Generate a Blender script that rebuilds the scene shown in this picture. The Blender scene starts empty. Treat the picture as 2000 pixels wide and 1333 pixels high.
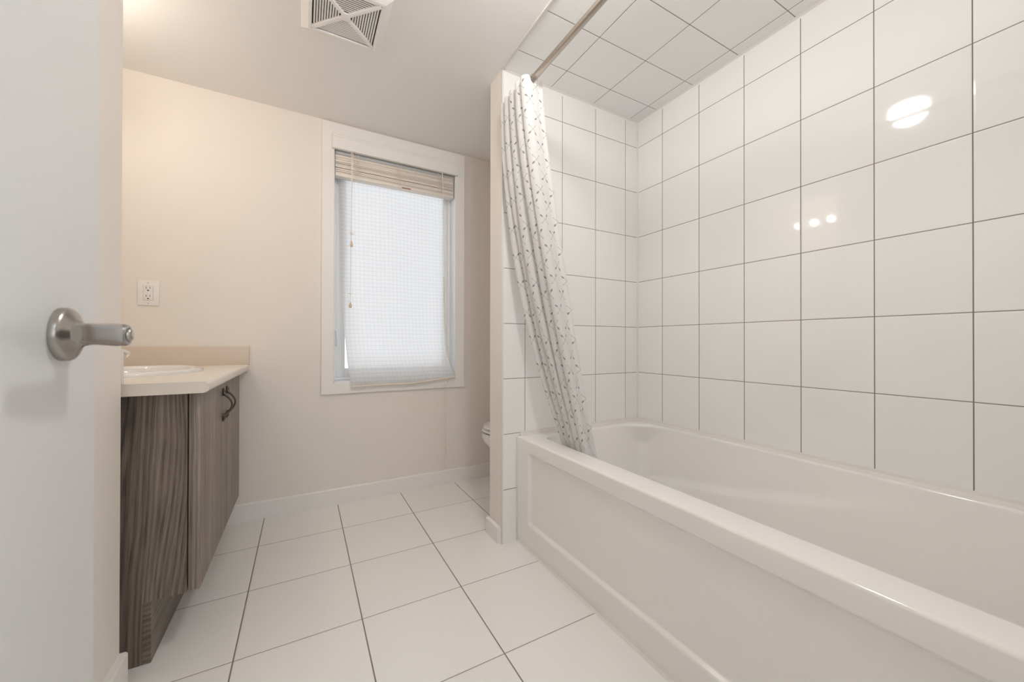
import bpy, bmesh, math, random
from mathutils import Vector, Matrix
PI = math.pi
random.seed(7)
scene = bpy.context.scene
COL = scene.collection

# ------------------------------------------------------------------ camera
CAM_H = 0.9175
def make_camera():
    yaw, pitch, roll, f = 0.50483, 0.00415, -0.00166, 739.351
    cd = bpy.data.cameras.new('camera')
    cam = bpy.data.objects.new('camera', cd)
    COL.objects.link(cam)
    fw = Vector((math.sin(yaw) * math.cos(pitch), math.cos(yaw) * math.cos(pitch), math.sin(pitch)))
    r = Vector((math.cos(yaw), -math.sin(yaw), 0))
    u = r.cross(fw)
    r2 = r * math.cos(roll) - u * math.sin(roll)
    u2 = r * math.sin(roll) + u * math.cos(roll)
    m = Matrix((r2, u2, -fw)).transposed().to_4x4()
    m.translation = Vector((0, 0, CAM_H))
    cam.matrix_world = m
    cd.sensor_fit = 'HORIZONTAL'
    cd.sensor_width = 36.0
    cd.lens = f * 36.0 / 2000.0
    cd.clip_start = 0.02
    cd.dof.use_dof = True
    cd.dof.focus_distance = 1.9
    cd.dof.aperture_fstop = 4.6
    scene.camera = cam
make_camera()

# ------------------------------------------------------------------ world, exposure
SKY = 2.0
w = bpy.data.worlds.new('overcast_sky')
scene.world = w
w.use_nodes = True
bg = w.node_tree.nodes['Background']
bg.inputs['Color'].default_value = (0.90, 0.945, 1.0, 1)
bg.inputs['Strength'].default_value = SKY
scene.view_settings.view_transform = 'Standard'
scene.view_settings.look = 'None'
scene.view_settings.gamma = 1.0
scene.view_settings.exposure = 0.06
scene.view_settings.use_curve_mapping = False
scene.cycles.max_bounces = 14
scene.cycles.diffuse_bounces = 8
scene.cycles.glossy_bounces = 6
scene.cycles.transmission_bounces = 8
scene.cycles.transparent_max_bounces = 16
scene.cycles.sample_clamp_indirect = 6.0
scene.cycles.use_denoising = True

VANITY_GLOW = 76.0     # emission of the three vanity globes
DOME_GLOW = 96.0       # emission of the bathroom ceiling dome
HALL_FILL = 15.0        # emission of the fill dome added in the unseen hall

# ------------------------------------------------------------------ mesh helpers
class MB:
    """collects geometry, then links it as one mesh object"""
    def __init__(s):
        s.v, s.f, s.mi, s.sm, s.uv = [], [], [], [], None
    def add(s, verts, faces, mi=0, smooth=False):
        b = len(s.v)
        s.v += [tuple(p) for p in verts]
        for fc in faces:
            s.f.append([b + i for i in fc]); s.mi.append(mi); s.sm.append(smooth)
        return s
    def bm(s, bmm, mi=0, smooth=False, M=None):
        bmm.verts.index_update()
        vs = [(M @ x.co) if M else x.co.copy() for x in bmm.verts]
        s.add(vs, [[x.index for x in fc.verts] for fc in bmm.faces], mi, smooth)
        bmm.free()
        return s
    def box(s, a, b, mi=0, bevel=0.0, seg=2, M=None, smooth=False):
        x0, y0, z0 = [min(p, q) for p, q in zip(a, b)]
        x1, y1, z1 = [max(p, q) for p, q in zip(a, b)]
        bb = bmesh.new()
        vs = [bb.verts.new(p) for p in ((x0,y0,z0),(x1,y0,z0),(x1,y1,z0),(x0,y1,z0),(x0,y0,z1),(x1,y0,z1),(x1,y1,z1),(x0,y1,z1))]
        for q in ((3,2,1,0),(4,5,6,7),(0,1,5,4),(1,2,6,5),(2,3,7,6),(3,0,4,7)):
            bb.faces.new([vs[i] for i in q])
        if bevel > 0:
            bmesh.ops.bevel(bb, geom=list(bb.edges), offset=bevel, segments=seg, profile=0.5, affect='EDGES')
        return s.bm(bb, mi, smooth or bevel > 0, M)
    def tube(s, path, r, n=12, mi=0, caps=True, closed=False):
        """round tube along a path; r is a number or a list"""
        P = [Vector(p) for p in path]; m = len(P)
        R = r if isinstance(r, (list, tuple)) else [r] * m
        rings = []; up = None
        for i in range(m):
            if closed: t = P[(i + 1) % m] - P[i - 1]
            else: t = P[min(i + 1, m - 1)] - P[max(i - 1, 0)]
            t.normalize()
            if up is None:
                up = Vector((0, 0, 1)) if abs(t.z) < 0.9 else Vector((1, 0, 0))
            a = t.cross(up).normalized(); up = a.cross(t).normalized()
            rings.append([P[i] + (a * math.cos(2*PI*k/n) + up * math.sin(2*PI*k/n)) * R[i] for k in range(n)])
        vs = [p for q in rings for p in q]; fs = []
        for i in range(m if closed else m - 1):
            j = (i + 1) % m
            for k in range(n):
                fs.append([i*n + k, i*n + (k+1) % n, j*n + (k+1) % n, j*n + k])
        if caps and not closed:
            fs.append(list(range(n))[::-1]); fs.append([(m-1)*n + k for k in range(n)])
        return s.add(vs, fs, mi, True)
    def lathe(s, prof, center, axis='Z', n=32, mi=0, sx=1.0, sy=1.0):
        """prof: list of (radius, height along axis)"""
        c = Vector(center); vs = []; fs = []; m = len(prof)
        for r, h in prof:
            for k in range(n):
                a = 2*PI*k/n; p, q = r*math.cos(a)*sx, r*math.sin(a)*sy
                vs.append(c + Vector({'Z': (p, q, h), 'X': (h, p, q), 'Y': (q, h, p)}[axis]))
        for i in range(m - 1):
            for k in range(n):
                fs.append([i*n + k, i*n + (k+1) % n, (i+1)*n + (k+1) % n, (i+1)*n + k])
        if prof[0][0] > 1e-6: fs.append(list(range(n))[::-1])
        if prof[-1][0] > 1e-6: fs.append([(m-1)*n + k for k in range(n)])
        return s.add(vs, fs, mi, True)
    def prism(s, poly, a0, a1, axis='Y', mi=0, smooth=False):
        """extrude a 2D polygon. axis Y: poly is (x,z); axis X: (y,z); axis Z: (x,y)"""
        def P(p, h): return {'Y': (p[0], h, p[1]), 'X': (h, p[0], p[1]), 'Z': (p[0], p[1], h)}[axis]
        n = len(poly)
        vs = [P(p, a0) for p in poly] + [P(p, a1) for p in poly]
        s.add(vs, [[k, (k+1) % n, n + (k+1) % n, n + k] for k in range(n)], mi, smooth)
        b = len(s.v) - 2*n
        s.f.append([b + k for k in range(n)][::-1]); s.mi.append(mi); s.sm.append(False)
        s.f.append([b + n + k for k in range(n)]); s.mi.append(mi); s.sm.append(False)
        return s
    def loft(s, rings, mi=0, cap0=False, cap1=False, smooth=True):
        n = len(rings[0]); vs = [p for q in rings for p in q]; fs = []
        for i in range(len(rings) - 1):
            for k in range(n):
                fs.append([i*n + k, i*n + (k+1) % n, (i+1)*n + (k+1) % n, (i+1)*n + k])
        if cap0: fs.append(list(range(n))[::-1])
        if cap1: fs.append([(len(rings)-1)*n + k for k in range(n)])
        return s.add(vs, fs, mi, smooth)
    def grid(s, G, mi=0, smooth=True):
        h, wd = len(G), len(G[0]); vs = [p for q in G for p in q]
        fs = [[i*wd + j, i*wd + j + 1, (i+1)*wd + j + 1, (i+1)*wd + j] for i in range(h-1) for j in range(wd-1)]
        return s.add(vs, fs, mi, smooth)
    def build(s, name, mats, parent=None, fix=True, autosmooth=40):
        if not isinstance(mats, (list, tuple)): mats = [mats]
        off = Vector((0, 0, 0)); p = parent
        while p is not None:
            off += p.location; p = p.parent
        me = bpy.data.meshes.new(name)
        me.from_pydata([tuple(Vector(v) - off) for v in s.v], [], s.f)
        for m in mats: me.materials.append(m)
        for i, pl in enumerate(me.polygons):
            pl.material_index = s.mi[i]; pl.use_smooth = s.sm[i]
        if fix:
            bb = bmesh.new(); bb.from_mesh(me)
            bmesh.ops.recalc_face_normals(bb, faces=list(bb.faces))
            for e in bb.edges:
                if len(e.link_faces) == 2 and e.calc_face_angle(0) > math.radians(autosmooth): e.smooth = False
            bb.to_mesh(me); bb.free()
        me.update()
        o = bpy.data.objects.new(name, me); COL.objects.link(o)
        if parent is not None: o.parent = parent
        return o

def tag(o, label, cat, group=None, kind=None):
    if label: o['label'] = label
    if cat: o['category'] = cat
    if group: o['group'] = group
    if kind: o['kind'] = kind
    return o
def thing(name, label, cat, loc, group=None, kind=None):
    o = bpy.data.objects.new(name, None); COL.objects.link(o)
    o.location = loc; o.empty_display_size = 0.05
    return tag(o, label, cat, group, kind)
def plabel(o, label): o['label'] = label; return o
def struct(o, label, cat): return tag(o, label, cat, None, 'structure')

# ------------------------------------------------------------------ materials
def nmat(name):
    m = bpy.data.materials.new(name); m.use_nodes = True
    nt = m.node_tree
    return m, nt, nt.nodes['Principled BSDF']
class N:
    """small math-node builder"""
    def __init__(s, nt): s.nt = nt
    def node(s, t, **k):
        n = s.nt.nodes.new(t)
        for a, b in k.items(): setattr(n, a, b)
        return n
    def m(s, op, a, b=None, c=None):
        n = s.nt.nodes.new('ShaderNodeMath'); n.operation = op
        for i, x in enumerate((a, b, c)):
            if x is None: continue
            if isinstance(x, (int, float)): n.inputs[i].default_value = x
            else: s.nt.links.new(x, n.inputs[i])
        return n.outputs[0]
    def link(s, a, b): s.nt.links.new(a, b)
    def sep(s, v):
        n = s.nt.nodes.new('ShaderNodeSeparateXYZ'); s.link(v, n.inputs[0]); return n.outputs
    def comb(s, x, y, z):
        n = s.nt.nodes.new('ShaderNodeCombineXYZ')
        for i, q in enumerate((x, y, z)):
            if isinstance(q, (int, float)): n.inputs[i].default_value = q
            else: s.link(q, n.inputs[i])
        return n.outputs[0]
    def obj(s): return s.node('ShaderNodeTexCoord').outputs['Object']
    def noise(s, vec, scale, detail=2, rough=0.5):
        n = s.node('ShaderNodeTexNoise'); s.link(vec, n.inputs['Vector'])
        n.inputs['Scale'].default_value = scale; n.inputs['Detail'].default_value = detail; n.inputs['Roughness'].default_value = rough
        return n.outputs['Fac']
    def mix(s, fac, a, b):
        n = s.node('ShaderNodeMix', data_type='RGBA')
        for sock, x in ((n.inputs[0], fac), (n.inputs[6], a), (n.inputs[7], b)):
            if isinstance(x, (int, float)): sock.default_value = x
            elif isinstance(x, tuple): sock.default_value = (*x, 1)
            else: s.link(x, sock)
        return n.outputs[2]
    def bump(s, h, strength, dist=0.001):
        n = s.node('ShaderNodeBump'); s.link(h, n.inputs['Height'])
        n.inputs['Strength'].default_value = strength; n.inputs['Distance'].default_value = dist
        return n.outputs[0]

def plain(name, col, rough=0.5, metal=0.0, bump=0.0, bscale=300, spec=0.5, coat=0.0, vary=0.0):
    m, nt, b = nmat(name); n = N(nt)
    b.inputs['Base Color'].default_value = (*col, 1)
    b.inputs['Roughness'].default_value = rough; b.inputs['Metallic'].default_value = metal
    b.inputs['Specular IOR Level'].default_value = spec
    b.inputs['Coat Weight'].default_value = coat; b.inputs['Coat Roughness'].default_value = 0.05
    if bump: n.link(n.bump(n.noise(n.obj(), bscale, 3), bump, 0.0008), b.inputs['Normal'])
    if vary:
        f = n.noise(n.obj(), 3.0, 4)
        n.link(n.mix(f, tuple(c * (1 - vary) for c in col), tuple(min(1, c * (1 + vary)) for c in col)), b.inputs['Base Color'])
    return m

def tile_mat(name, ax, bx, o1, p1, w1, o2, p2, w2, col, grout, lim, rough, wob):
    """grout lines along two object axes; lim = (axis, lo, hi) ranges outside of which the joint is covered by white caulk"""
    m, nt, b = nmat(name); n = N(nt)
    P = n.sep(n.obj())
    def line(c, o, p, wd):
        t = n.m('DIVIDE', n.m('SUBTRACT', c, o), p)
        d = n.m('MULTIPLY', n.m('ABSOLUTE', n.m('SUBTRACT', n.m('FRACT', n.m('ADD', t, 0.5)), 0.5)), p)
        idx = n.m('FLOOR', t)
        return d, idx, wd
    d1, i1, _ = line(P[ax], o1, p1, w1); d2, i2, _ = line(P[bx], o2, p2, w2)
    def ramp(d, wd, soft):
        return n.m('SMOOTH_MIN', 1.0, n.m('MAXIMUM', n.m('DIVIDE', n.m('SUBTRACT', wd + soft, d), soft), 0.0), 0.01)
    g = n.m('MAXIMUM', ramp(d1, w1, 0.0006), ramp(d2, w2, 0.0006))
    for axis, lo, hi in lim:
        g = n.m('MULTIPLY', g, n.m('MULTIPLY', n.m('GREATER_THAN', P[axis], lo), n.m('LESS_THAN', P[axis], hi)))
    # faint tone change from tile to tile
    wn = n.node('ShaderNodeTexWhiteNoise', noise_dimensions='2D')
    n.link(n.comb(i1, i2, 0.0), wn.inputs['Vector'])
    tone = n.mix(wn.outputs['Value'], tuple(c * 0.985 for c in col), tuple(min(c * 1.015, 1) for c in col))
    n.link(n.mix(g, tone, grout), b.inputs['Base Color'])
    n.link(n.m('ADD', n.m('MULTIPLY', g, 0.7), rough), b.inputs['Roughness'])
    # tiles bow a little and their edges roll into the joint
    e = n.m('MAXIMUM', ramp(d1, w1, 0.004), ramp(d2, w2, 0.004))
    h = n.m('ADD', n.m('MULTIPLY', e, -1.0), n.m('MULTIPLY', n.noise(n.obj(), 5.0, 1), wob))
    n.link(n.bump(h, 0.35, 0.0015), b.inputs['Normal'])
    return m

def wood_mat(name, along, dark, light, wave=11.0, sway=0.30):
    """greyed dark laminate: flowing grain running along one axis"""
    m, nt, b = nmat(name); n = N(nt)
    P = n.sep(n.obj())
    if along == 'Z': a, c = n.m('ADD', P[0], P[1]), P[2]
    else: a, c = P[2], n.m('ADD', P[0], P[1])
    vec = n.comb(a, 0.0, n.m('MULTIPLY', c, 0.16))
    warp = n.noise(vec, 3.2, 2, 0.5)
    aa = n.m('ADD', a, n.m('MULTIPLY', warp, sway))
    bands = n.noise(n.comb(n.m('MULTIPLY', aa, 1.0), 0.0, n.m('MULTIPLY', c, 0.03)), wave * 2.6, 5, 0.72)
    fine = n.noise(n.comb(n.m('MULTIPLY', aa, 6.0), 3.0, n.m('MULTIPLY', c, 0.12)), 75.0, 2, 0.6)
    wv = n.node('ShaderNodeTexWave', wave_type='BANDS', bands_direction='X')
    n.link(n.comb(aa, 0.0, 0.0), wv.inputs['Vector'])
    wv.inputs['Scale'].default_value = 26.0; wv.inputs['Distortion'].default_value = 1.5; wv.inputs['Detail'].default_value = 2.0
    f = n.m('ADD', n.m('MULTIPLY', bands, 0.56), n.m('ADD', n.m('MULTIPLY', fine, 0.52), n.m('MULTIPLY', wv.outputs['Fac'], 0.12)))
    r = n.node('ShaderNodeMapRange'); n.link(f, r.inputs[0])
    r.inputs[1].default_value = 0.42; r.inputs[2].default_value = 0.80
    n.link(n.mix(r.outputs[0], dark, light), b.inputs['Base Color'])
    b.inputs['Roughness'].default_value = 0.45
    n.link(n.bump(fine, 0.12, 0.0004), b.inputs['Normal'])
    return m

def glow(name, col, s):
    m, nt, b = nmat(name)
    b.inputs['Base Color'].default_value = (0.85, 0.85, 0.83, 1); b.inputs['Roughness'].default_value = 0.3
    b.inputs['Emission Color'].default_value = (*col, 1); b.inputs['Emission Strength'].default_value = s
    return m

PAINT = plain('wall_paint', (0.85, 0.8, 0.745), 0.55, bump=0.05, bscale=260, spec=0.3)
CEIL = plain('ceiling_paint', (0.885, 0.875, 0.86), 0.8, bump=0.05, bscale=200, spec=0.2)
TRIM = plain('trim_paint', (0.88, 0.865, 0.845), 0.38)
DOORP = plain('door_paint', (0.765, 0.785, 0.79), 0.42, bump=0.03, bscale=120)
VINYL = plain('white_vinyl', (0.84, 0.86, 0.88), 0.35)
PLASTIC = plain('white_plastic', (0.87, 0.855, 0.835), 0.35)
ACRYL = plain('tub_acrylic', (0.885, 0.87, 0.85), 0.10, coat=0.3)
PORC = plain('porcelain', (0.84, 0.82, 0.80), 0.08, coat=0.4)
CAULK = plain('caulk', (0.78, 0.75, 0.72), 0.5)
NICKEL = plain('satin_nickel', (0.40, 0.375, 0.355), 0.27, metal=1.0)
RODM = plain('rod_steel', (0.52, 0.47, 0.42), 0.28, metal=1.0)
CHROME = plain('chrome', (0.80, 0.80, 0.80), 0.08, metal=1.0)
PEWTER = plain('dark_pewter', (0.13, 0.115, 0.105), 0.35, metal=1.0)
DARK = plain('dark_void', (0.02, 0.018, 0.016), 0.9)
SLOT = plain('socket_slot', (0.05, 0.04, 0.035), 0.7)
COUNTER = plain('beige_laminate', (0.79, 0.735, 0.665), 0.40, vary=0.02)
BLINDW = plain('cream_slat', (0.86, 0.8, 0.73), 0.5)
CORD = plain('cream_cord', (0.88, 0.83, 0.77), 0.8)
BEAD = plain('wood_bead', (0.72, 0.58, 0.44), 0.5)
STICK = plain('red_brown_sticker', (0.36, 0.15, 0.09), 0.6)
HEM = plain('hem_stain', (0.78, 0.70, 0.61), 0.9)
WOOD = wood_mat('grey_wood', 'Z', (0.062, 0.047, 0.042), (0.33, 0.27, 0.225))
WOODH = wood_mat('grey_wood_sideways', 'Y', (0.062, 0.047, 0.042), (0.28, 0.235, 0.20))
WOODD = wood_mat('grey_wood_door', 'Z', (0.085, 0.066, 0.057), (0.37, 0.305, 0.26), sway=0.05)
GROUT = (0.20, 0.175, 0.155)
YE, XR, YB, ZC = 1.530, 1.656, 2.364, 2.168
TILEC = (0.89, 0.89, 0.885)
T_END = tile_mat('end_wall_tile', 0, 2, 0.9155, 0.2155, 0.0010, 0.7514, 0.25375, 0.0010, TILEC, GROUT, [(0, 0.803, 1.649), (2, 0.0, 2.150)], 0.06, 0.35)
T_RIGHT = tile_mat('long_wall_tile', 1, 2, 1.3611, 0.2112, 0.0011, 0.7514, 0.25375, 0.0010, TILEC, GROUT, [(1, -1, 1.523), (2, 0.0, 2.155)], 0.05, 0.5)
T_CEIL = tile_mat('ceiling_tile', 0, 1, 1.059, 0.2665, 0.0011, 1.398, 0.2190, 0.0011, TILEC, GROUT, [(0, 0.803, 1.650), (1, -1, 1.522)], 0.10, 0.3)
T_FLOOR = tile_mat('floor_tile', 0, 1, -0.1725, 0.3482, 0.0017, 2.0414, 0.3505, 0.0010, (0.875, 0.862, 0.845), (0.235, 0.205, 0.18), [], 0.22, 0.15)

def cloth_mat(name, col, trans, thru, pattern=None):
    m, nt, b = nmat(name); n = N(nt)
    nt.nodes.remove(b)
    out = nt.nodes['Material Output']
    d = n.node('ShaderNodeBsdfDiffuse'); t = n.node('ShaderNodeBsdfTranslucent'); tr = n.node('ShaderNodeBsdfTransparent')
    c, thr = pattern(n) if pattern else (None, None)
    for x in (d, t):
        if c is None: x.inputs['Color'].default_value = (*col, 1)
        else: n.link(c, x.inputs['Color'])
    m1 = n.node('ShaderNodeMixShader'); m1.inputs[0].default_value = trans
    n.link(d.outputs[0], m1.inputs[1]); n.link(t.outputs[0], m1.inputs[2])
    m2 = n.node('ShaderNodeMixShader')
    if thr is None: m2.inputs[0].default_value = thru
    else: n.link(thr, m2.inputs[0])
    n.link(m1.outputs[0], m2.inputs[1]); n.link(tr.outputs[0], m2.inputs[2])
    n.link(m2.outputs[0], out.inputs['Surface'])
    return m

def oar_pattern(n):
    """crossed oars printed in rows, every second row shifted; uv is in metres of cloth"""
    uv = n.node('ShaderNodeUVMap').outputs[0]
    U = n.sep(uv); CX, CY = 0.074, 0.060
    row = n.m('FLOOR', n.m('DIVIDE', U[1], CY))
    odd = n.m('MODULO', n.m('ABSOLUTE', row), 2.0)
    ux = n.m('ADD', U[0], n.m('MULTIPLY', odd, CX / 2))
    col = n.m('FLOOR', n.m('DIVIDE', ux, CX))
    wn = n.node('ShaderNodeTexWhiteNoise', noise_dimensions='2D'); n.link(n.comb(col, row, 0.0), wn.inputs['Vector'])
    rnd = n.sep(wn.outputs['Color'])
    a = n.m('SUBTRACT', n.m('MULTIPLY', n.m('FRACT', n.m('DIVIDE', ux, CX)), CX), CX / 2)
    bq = n.m('SUBTRACT', n.m('MULTIPLY', n.m('FRACT', n.m('DIVIDE', U[1], CY)), CY), CY / 2)
    sg = n.m('SUBTRACT', n.m('MULTIPLY', n.m('GREATER_THAN', rnd[0], 0.4), 2.0), 1.0)
    bq = n.m('MULTIPLY', bq, sg)
    marks = []
    for ang, side in ((0.78, 1), (PI - 0.86, 1)):
        c_, s_ = math.cos(ang), math.sin(ang)
        p = n.m('ADD', n.m('MULTIPLY', a, c_), n.m('MULTIPLY', bq, s_))
        q = n.m('ADD', n.m('MULTIPLY', a, -s_), n.m('MULTIPLY', bq, c_))
        q = n.m('ADD', q, n.m('MULTIPLY', n.m('MULTIPLY', p, p), 1.2 * side))
        shaft = n.m('MULTIPLY', n.m('LESS_THAN', n.m('ABSOLUTE', q), 0.00075), n.m('LESS_THAN', n.m('ABSOLUTE', p), 0.0235))
        pb = n.m('DIVIDE', n.m('SUBTRACT', p, 0.0200), 0.0068)
        qb = n.m('DIVIDE', q, 0.0034)
        blade = n.m('LESS_THAN', n.m('ADD', n.m('MULTIPLY', pb, pb), n.m('MULTIPLY', qb, qb)), 1.0)
        pg = n.m('DIVIDE', n.m('ADD', p, 0.0230), 0.0016); qg = n.m('DIVIDE', q, 0.0026)
        grip = n.m('LESS_THAN', n.m('ADD', n.m('MULTIPLY', pg, pg), n.m('MULTIPLY', qg, qg)), 1.0)
        marks += [n.m('MULTIPLY', shaft, 0.8), blade, n.m('MULTIPLY', grip, 0.8)]
    f = marks[0]
    for x in marks[1:]: f = n.m('MAXIMUM', f, x)
    tint = n.mix(rnd[1], (0.30, 0.35, 0.33), (0.34, 0.32, 0.30))
    colr = n.mix(f, (0.885, 0.88, 0.88), tint)
    thr = n.m('MULTIPLY', n.m('SUBTRACT', 1.0, f), 0.10)
    return colr, thr

def check_pattern(n):
    """thin cotton with a woven window check; uv in metres"""
    uv = n.node('ShaderNodeUVMap').outputs[0]; U = n.sep(uv)
    wob = n.m('MULTIPLY', n.noise(uv, 5.0, 2), 0.012)
    def ln(c, p, w_):
        t = n.m('ABSOLUTE', n.m('SUBTRACT', n.m('FRACT', n.m('DIVIDE', n.m('ADD', c, wob), p)), 0.5))
        return n.m('MAXIMUM', n.m('SUBTRACT', 1.0, n.m('DIVIDE', n.m('MULTIPLY', t, p), w_)), 0.0)
    h = n.m('MULTIPLY', ln(U[1], 0.0235, 0.0032), n.m('ADD', 0.35, n.m('MULTIPLY', ln(U[0], 0.0235, 0.009), 0.65)))
    v = n.m('MULTIPLY', ln(U[0], 0.0235, 0.0028), n.m('MULTIPLY', n.noise(uv, 9.0, 1), 0.55))
    f = n.m('MAXIMUM', h, v)
    colr = n.mix(f, (0.91, 0.905, 0.905), (0.66, 0.66, 0.665))
    thr = n.m('MULTIPLY', n.m('SUBTRACT', 1.0, f), 0.07)
    return colr, thr

CURTAIN = cloth_mat('printed_curtain', (0.85, 0.84, 0.83), 0.30, 0.06, oar_pattern)
SHEER = cloth_mat('checked_sheer', (0.9, 0.9, 0.9), 0.62, 0.1, check_pattern)
def glass_mat():
    m, nt, b = nmat('window_glass'); n = N(nt); nt.nodes.remove(b)
    g = n.node('ShaderNodeBsdfGlossy'); g.inputs['Roughness'].default_value = 0.02
    t = n.node('ShaderNodeBsdfTransparent'); t.inputs['Color'].default_value = (0.97, 0.975, 0.975, 1)
    fr = n.node('ShaderNodeFresnel'); fr.inputs['IOR'].default_value = 1.45
    mx = n.node('ShaderNodeMixShader')
    n.link(fr.outputs[0], mx.inputs[0]); n.link(t.outputs[0], mx.inputs[1]); n.link(g.outputs[0], mx.inputs[2])
    n.link(mx.outputs[0], nt.nodes['Material Output'].inputs['Surface'])
    return m
GLASS = glass_mat()
BULB = glow('vanity_globe_glow', (1.0, 0.89, 0.77), VANITY_GLOW)
DOME = glow('dome_glow', (1.0, 0.96, 0.92), DOME_GLOW)
HALL_FILL_MAT = glow('hall_fill_glow', (0.88, 0.94, 1.0), HALL_FILL)

# ------------------------------------------------------------------ room shell
XL = -0.80          # left wall of the vanity alcove
XS, YS = -0.423, 1.384   # face and end of the entry wall beside the open door
XW, YW = 0.792, 1.652    # end face and back face of the partition at the tub
floor = MB().box((-1.6, -2.2, -0.08), (1.80, YB + 0.02, 0.0)).build('floor', T_FLOOR)
struct(floor, 'white square floor tiles with thin grey grout lines', 'floor')
ceil = MB()
ceil.box((-1.6, -2.2, ZC), (XW, YB, ZC + 0.1), 0)
ceil.box((XW, YE, ZC), (1.80, YB, ZC + 0.1), 0)
ceil.box((XW, -2.2, ZC), (1.80, -0.0, ZC + 0.1), 0)
ceil.box((XW, 0.0, ZC), (XR, YE, ZC + 0.1), 1)
struct(ceil.build('ceiling', [CEIL, T_CEIL]), 'painted white ceiling, tiled in white over the bathtub', 'ceiling')

WX0, WX1, WZ0, WZ1 = 0.150, 0.875, 0.690, 2.098    # window opening
wb = MB()
wb.box((-0.92, YB, 0), (WX0, YB + 0.16, ZC)); wb.box((WX1, YB, 0), (1.80, YB + 0.16, ZC))
wb.box((WX0, YB, 0), (WX1, YB + 0.16, WZ0)); wb.box((WX0, YB, WZ1), (WX1, YB + 0.16, ZC))
struct(wb.build('wall_back', PAINT), 'warm white painted back wall with the window', 'wall')
wr = MB()
wr.box((XR, -0.12, 0), (1.80, YE, ZC), 0); wr.box((XR, YE, 0), (1.80, YB, ZC), 1)
struct(wr.build('wall_right', [T_RIGHT, PAINT]), 'long white tiled wall beside the bathtub', 'wall')
wp = MB()
wp.box((XW, YE, 0), (XR, YE + 0.012, ZC), 0); wp.box((XW, YE + 0.012, 0), (XR, YW, ZC), 1)
struct(wp.build('wall_partition', [T_END, PAINT]), 'short partition wall at the far end of the tub, tiled on one face', 'wall')
struct(MB().box((-0.92, YS, 0), (XL, YB, ZC)).build('wall_left', PAINT), 'painted left wall behind the vanity', 'wall')
struct(MB().box((-0.92, 0.0, 0), (XS, YS, ZC)).build('wall_entry', PAINT), 'painted wall strip seen past the edge of the open door', 'wall')
DX0, DX1, DZ = -0.300, 0.475, 2.045
wf = MB()
wf.box((-1.0, -0.12, 0), (DX0 - 0.012, 0.0, ZC), 0); wf.box((DX1 + 0.012, -0.12, 0), (XW, 0.0, ZC), 0)
wf.box((DX0 - 0.012, -0.12, DZ + 0.012), (DX1 + 0.012, 0.0, ZC), 0); wf.box((XW, -0.12, 0), (XR, 0.0, ZC), 1)
struct(wf.build('wall_front', [PAINT, T_END]), 'front wall with the doorway', 'wall')
# hall outside the doorway, open to the daylight at its far end
wh = MB()
wh.box((-1.6, -2.2, 0), (-1.48, -0.0, ZC)); wh.box((1.68, -2.2, 0), (1.80, -0.12, ZC))
wh.box((-1.48, -2.2, 0), (-0.75, -2.08, ZC)); wh.box((0.95, -2.2, 0), (1.68, -2.08, ZC))
wh.box((-0.75, -2.2, 0), (0.95, -2.08, 0.55)); wh.box((-0.75, -2.2, 1.95), (0.95, -2.08, ZC))
wh.box((-1.48, -0.12, 0), (-1.0, 0.0, ZC))
struct(wh.build('wall_hall', PAINT), 'hall walls outside the doorway with a window opening', 'wall')

# white bead where the tiled ceiling and the tiled partition end
struct(MB().box((XW - 0.006, 0.0, ZC - 0.006), (XW + 0.006, YE - 0.002, ZC + 0.002), bevel=0.002).build('trim_1', CAULK), 'white bead along the edge of the tiled ceiling', 'trim')
cb = MB()
cb.box((XW - 0.001, YE - 0.003, 0.0), (XW + 0.007, YE + 0.004, ZC - 0.004), bevel=0.001)
struct(cb.build('trim_2', CAULK), 'white bead down the outer edge of the tiled partition', 'trim')

def base_prof(d, h):       # (distance from wall, z)
    return [(0, 0), (d, 0), (d, h - 0.006), (d - 0.003, h - 0.001), (d - 0.007, h), (0, h)]
BBH = 0.091
bb = MB().prism([(YB - p, z) for p, z in base_prof(0.012, BBH)], XL, XR, 'X')
struct(bb.build('baseboard_back', TRIM), 'white baseboard along the back wall under the window', 'baseboard')
bb = MB().prism([(XS + p, z) for p, z in base_prof(0.017, BBH)], 0.02, YS, 'Y')
struct(bb.build('baseboard_entry', TRIM), 'white baseboard end at the lower left beside the vanity', 'baseboard')
bb = MB().prism([(XW - p, z) for p, z in base_prof(0.014, 0.075)], YE + 0.012, YW + 0.014, 'Y')
bb.prism([(YW + p, z) for p, z in base_prof(0.014, 0.075)], XW, XR, 'X')
struct(bb.build('baseboard_partition', TRIM), 'short white baseboard around the end of the partition wall', 'baseboard')
bb = MB().prism([(XR - p, z) for p, z in base_prof(0.012, BBH)], YW, YB, 'Y')
struct(bb.build('baseboard_right', TRIM), 'white baseboard behind the toilet', 'baseboard')
# door frame in the front wall
df = MB()
for x0, x1 in ((DX0 - 0.012, DX0 + 0.006), (DX1 - 0.006, DX1 + 0.012)): df.box((x0, -0.125, 0), (x1, 0.004, DZ), bevel=0.001)
df.box((DX0, -0.125, DZ - 0.006), (DX1, 0.004, DZ + 0.012), bevel=0.001)
for y0, y1 in ((-0.138, -0.12), (0.0, 0.012)):
    if y0 < 0: df.box((DX0 - 0.07, y0, 0), (DX0 - 0.004, y1, DZ + 0.07), bevel=0.003)
    df.box((DX1 + 0.004, y0, 0), (DX1 + 0.07, y1, DZ + 0.07), bevel=0.003)
    df.box((DX0 - 0.004, y0, DZ + 0.004), (DX1 + 0.004, y1, DZ + 0.07), bevel=0.003)
struct(df.build('trim_3', TRIM), 'white frame around the doorway', 'trim')

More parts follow.
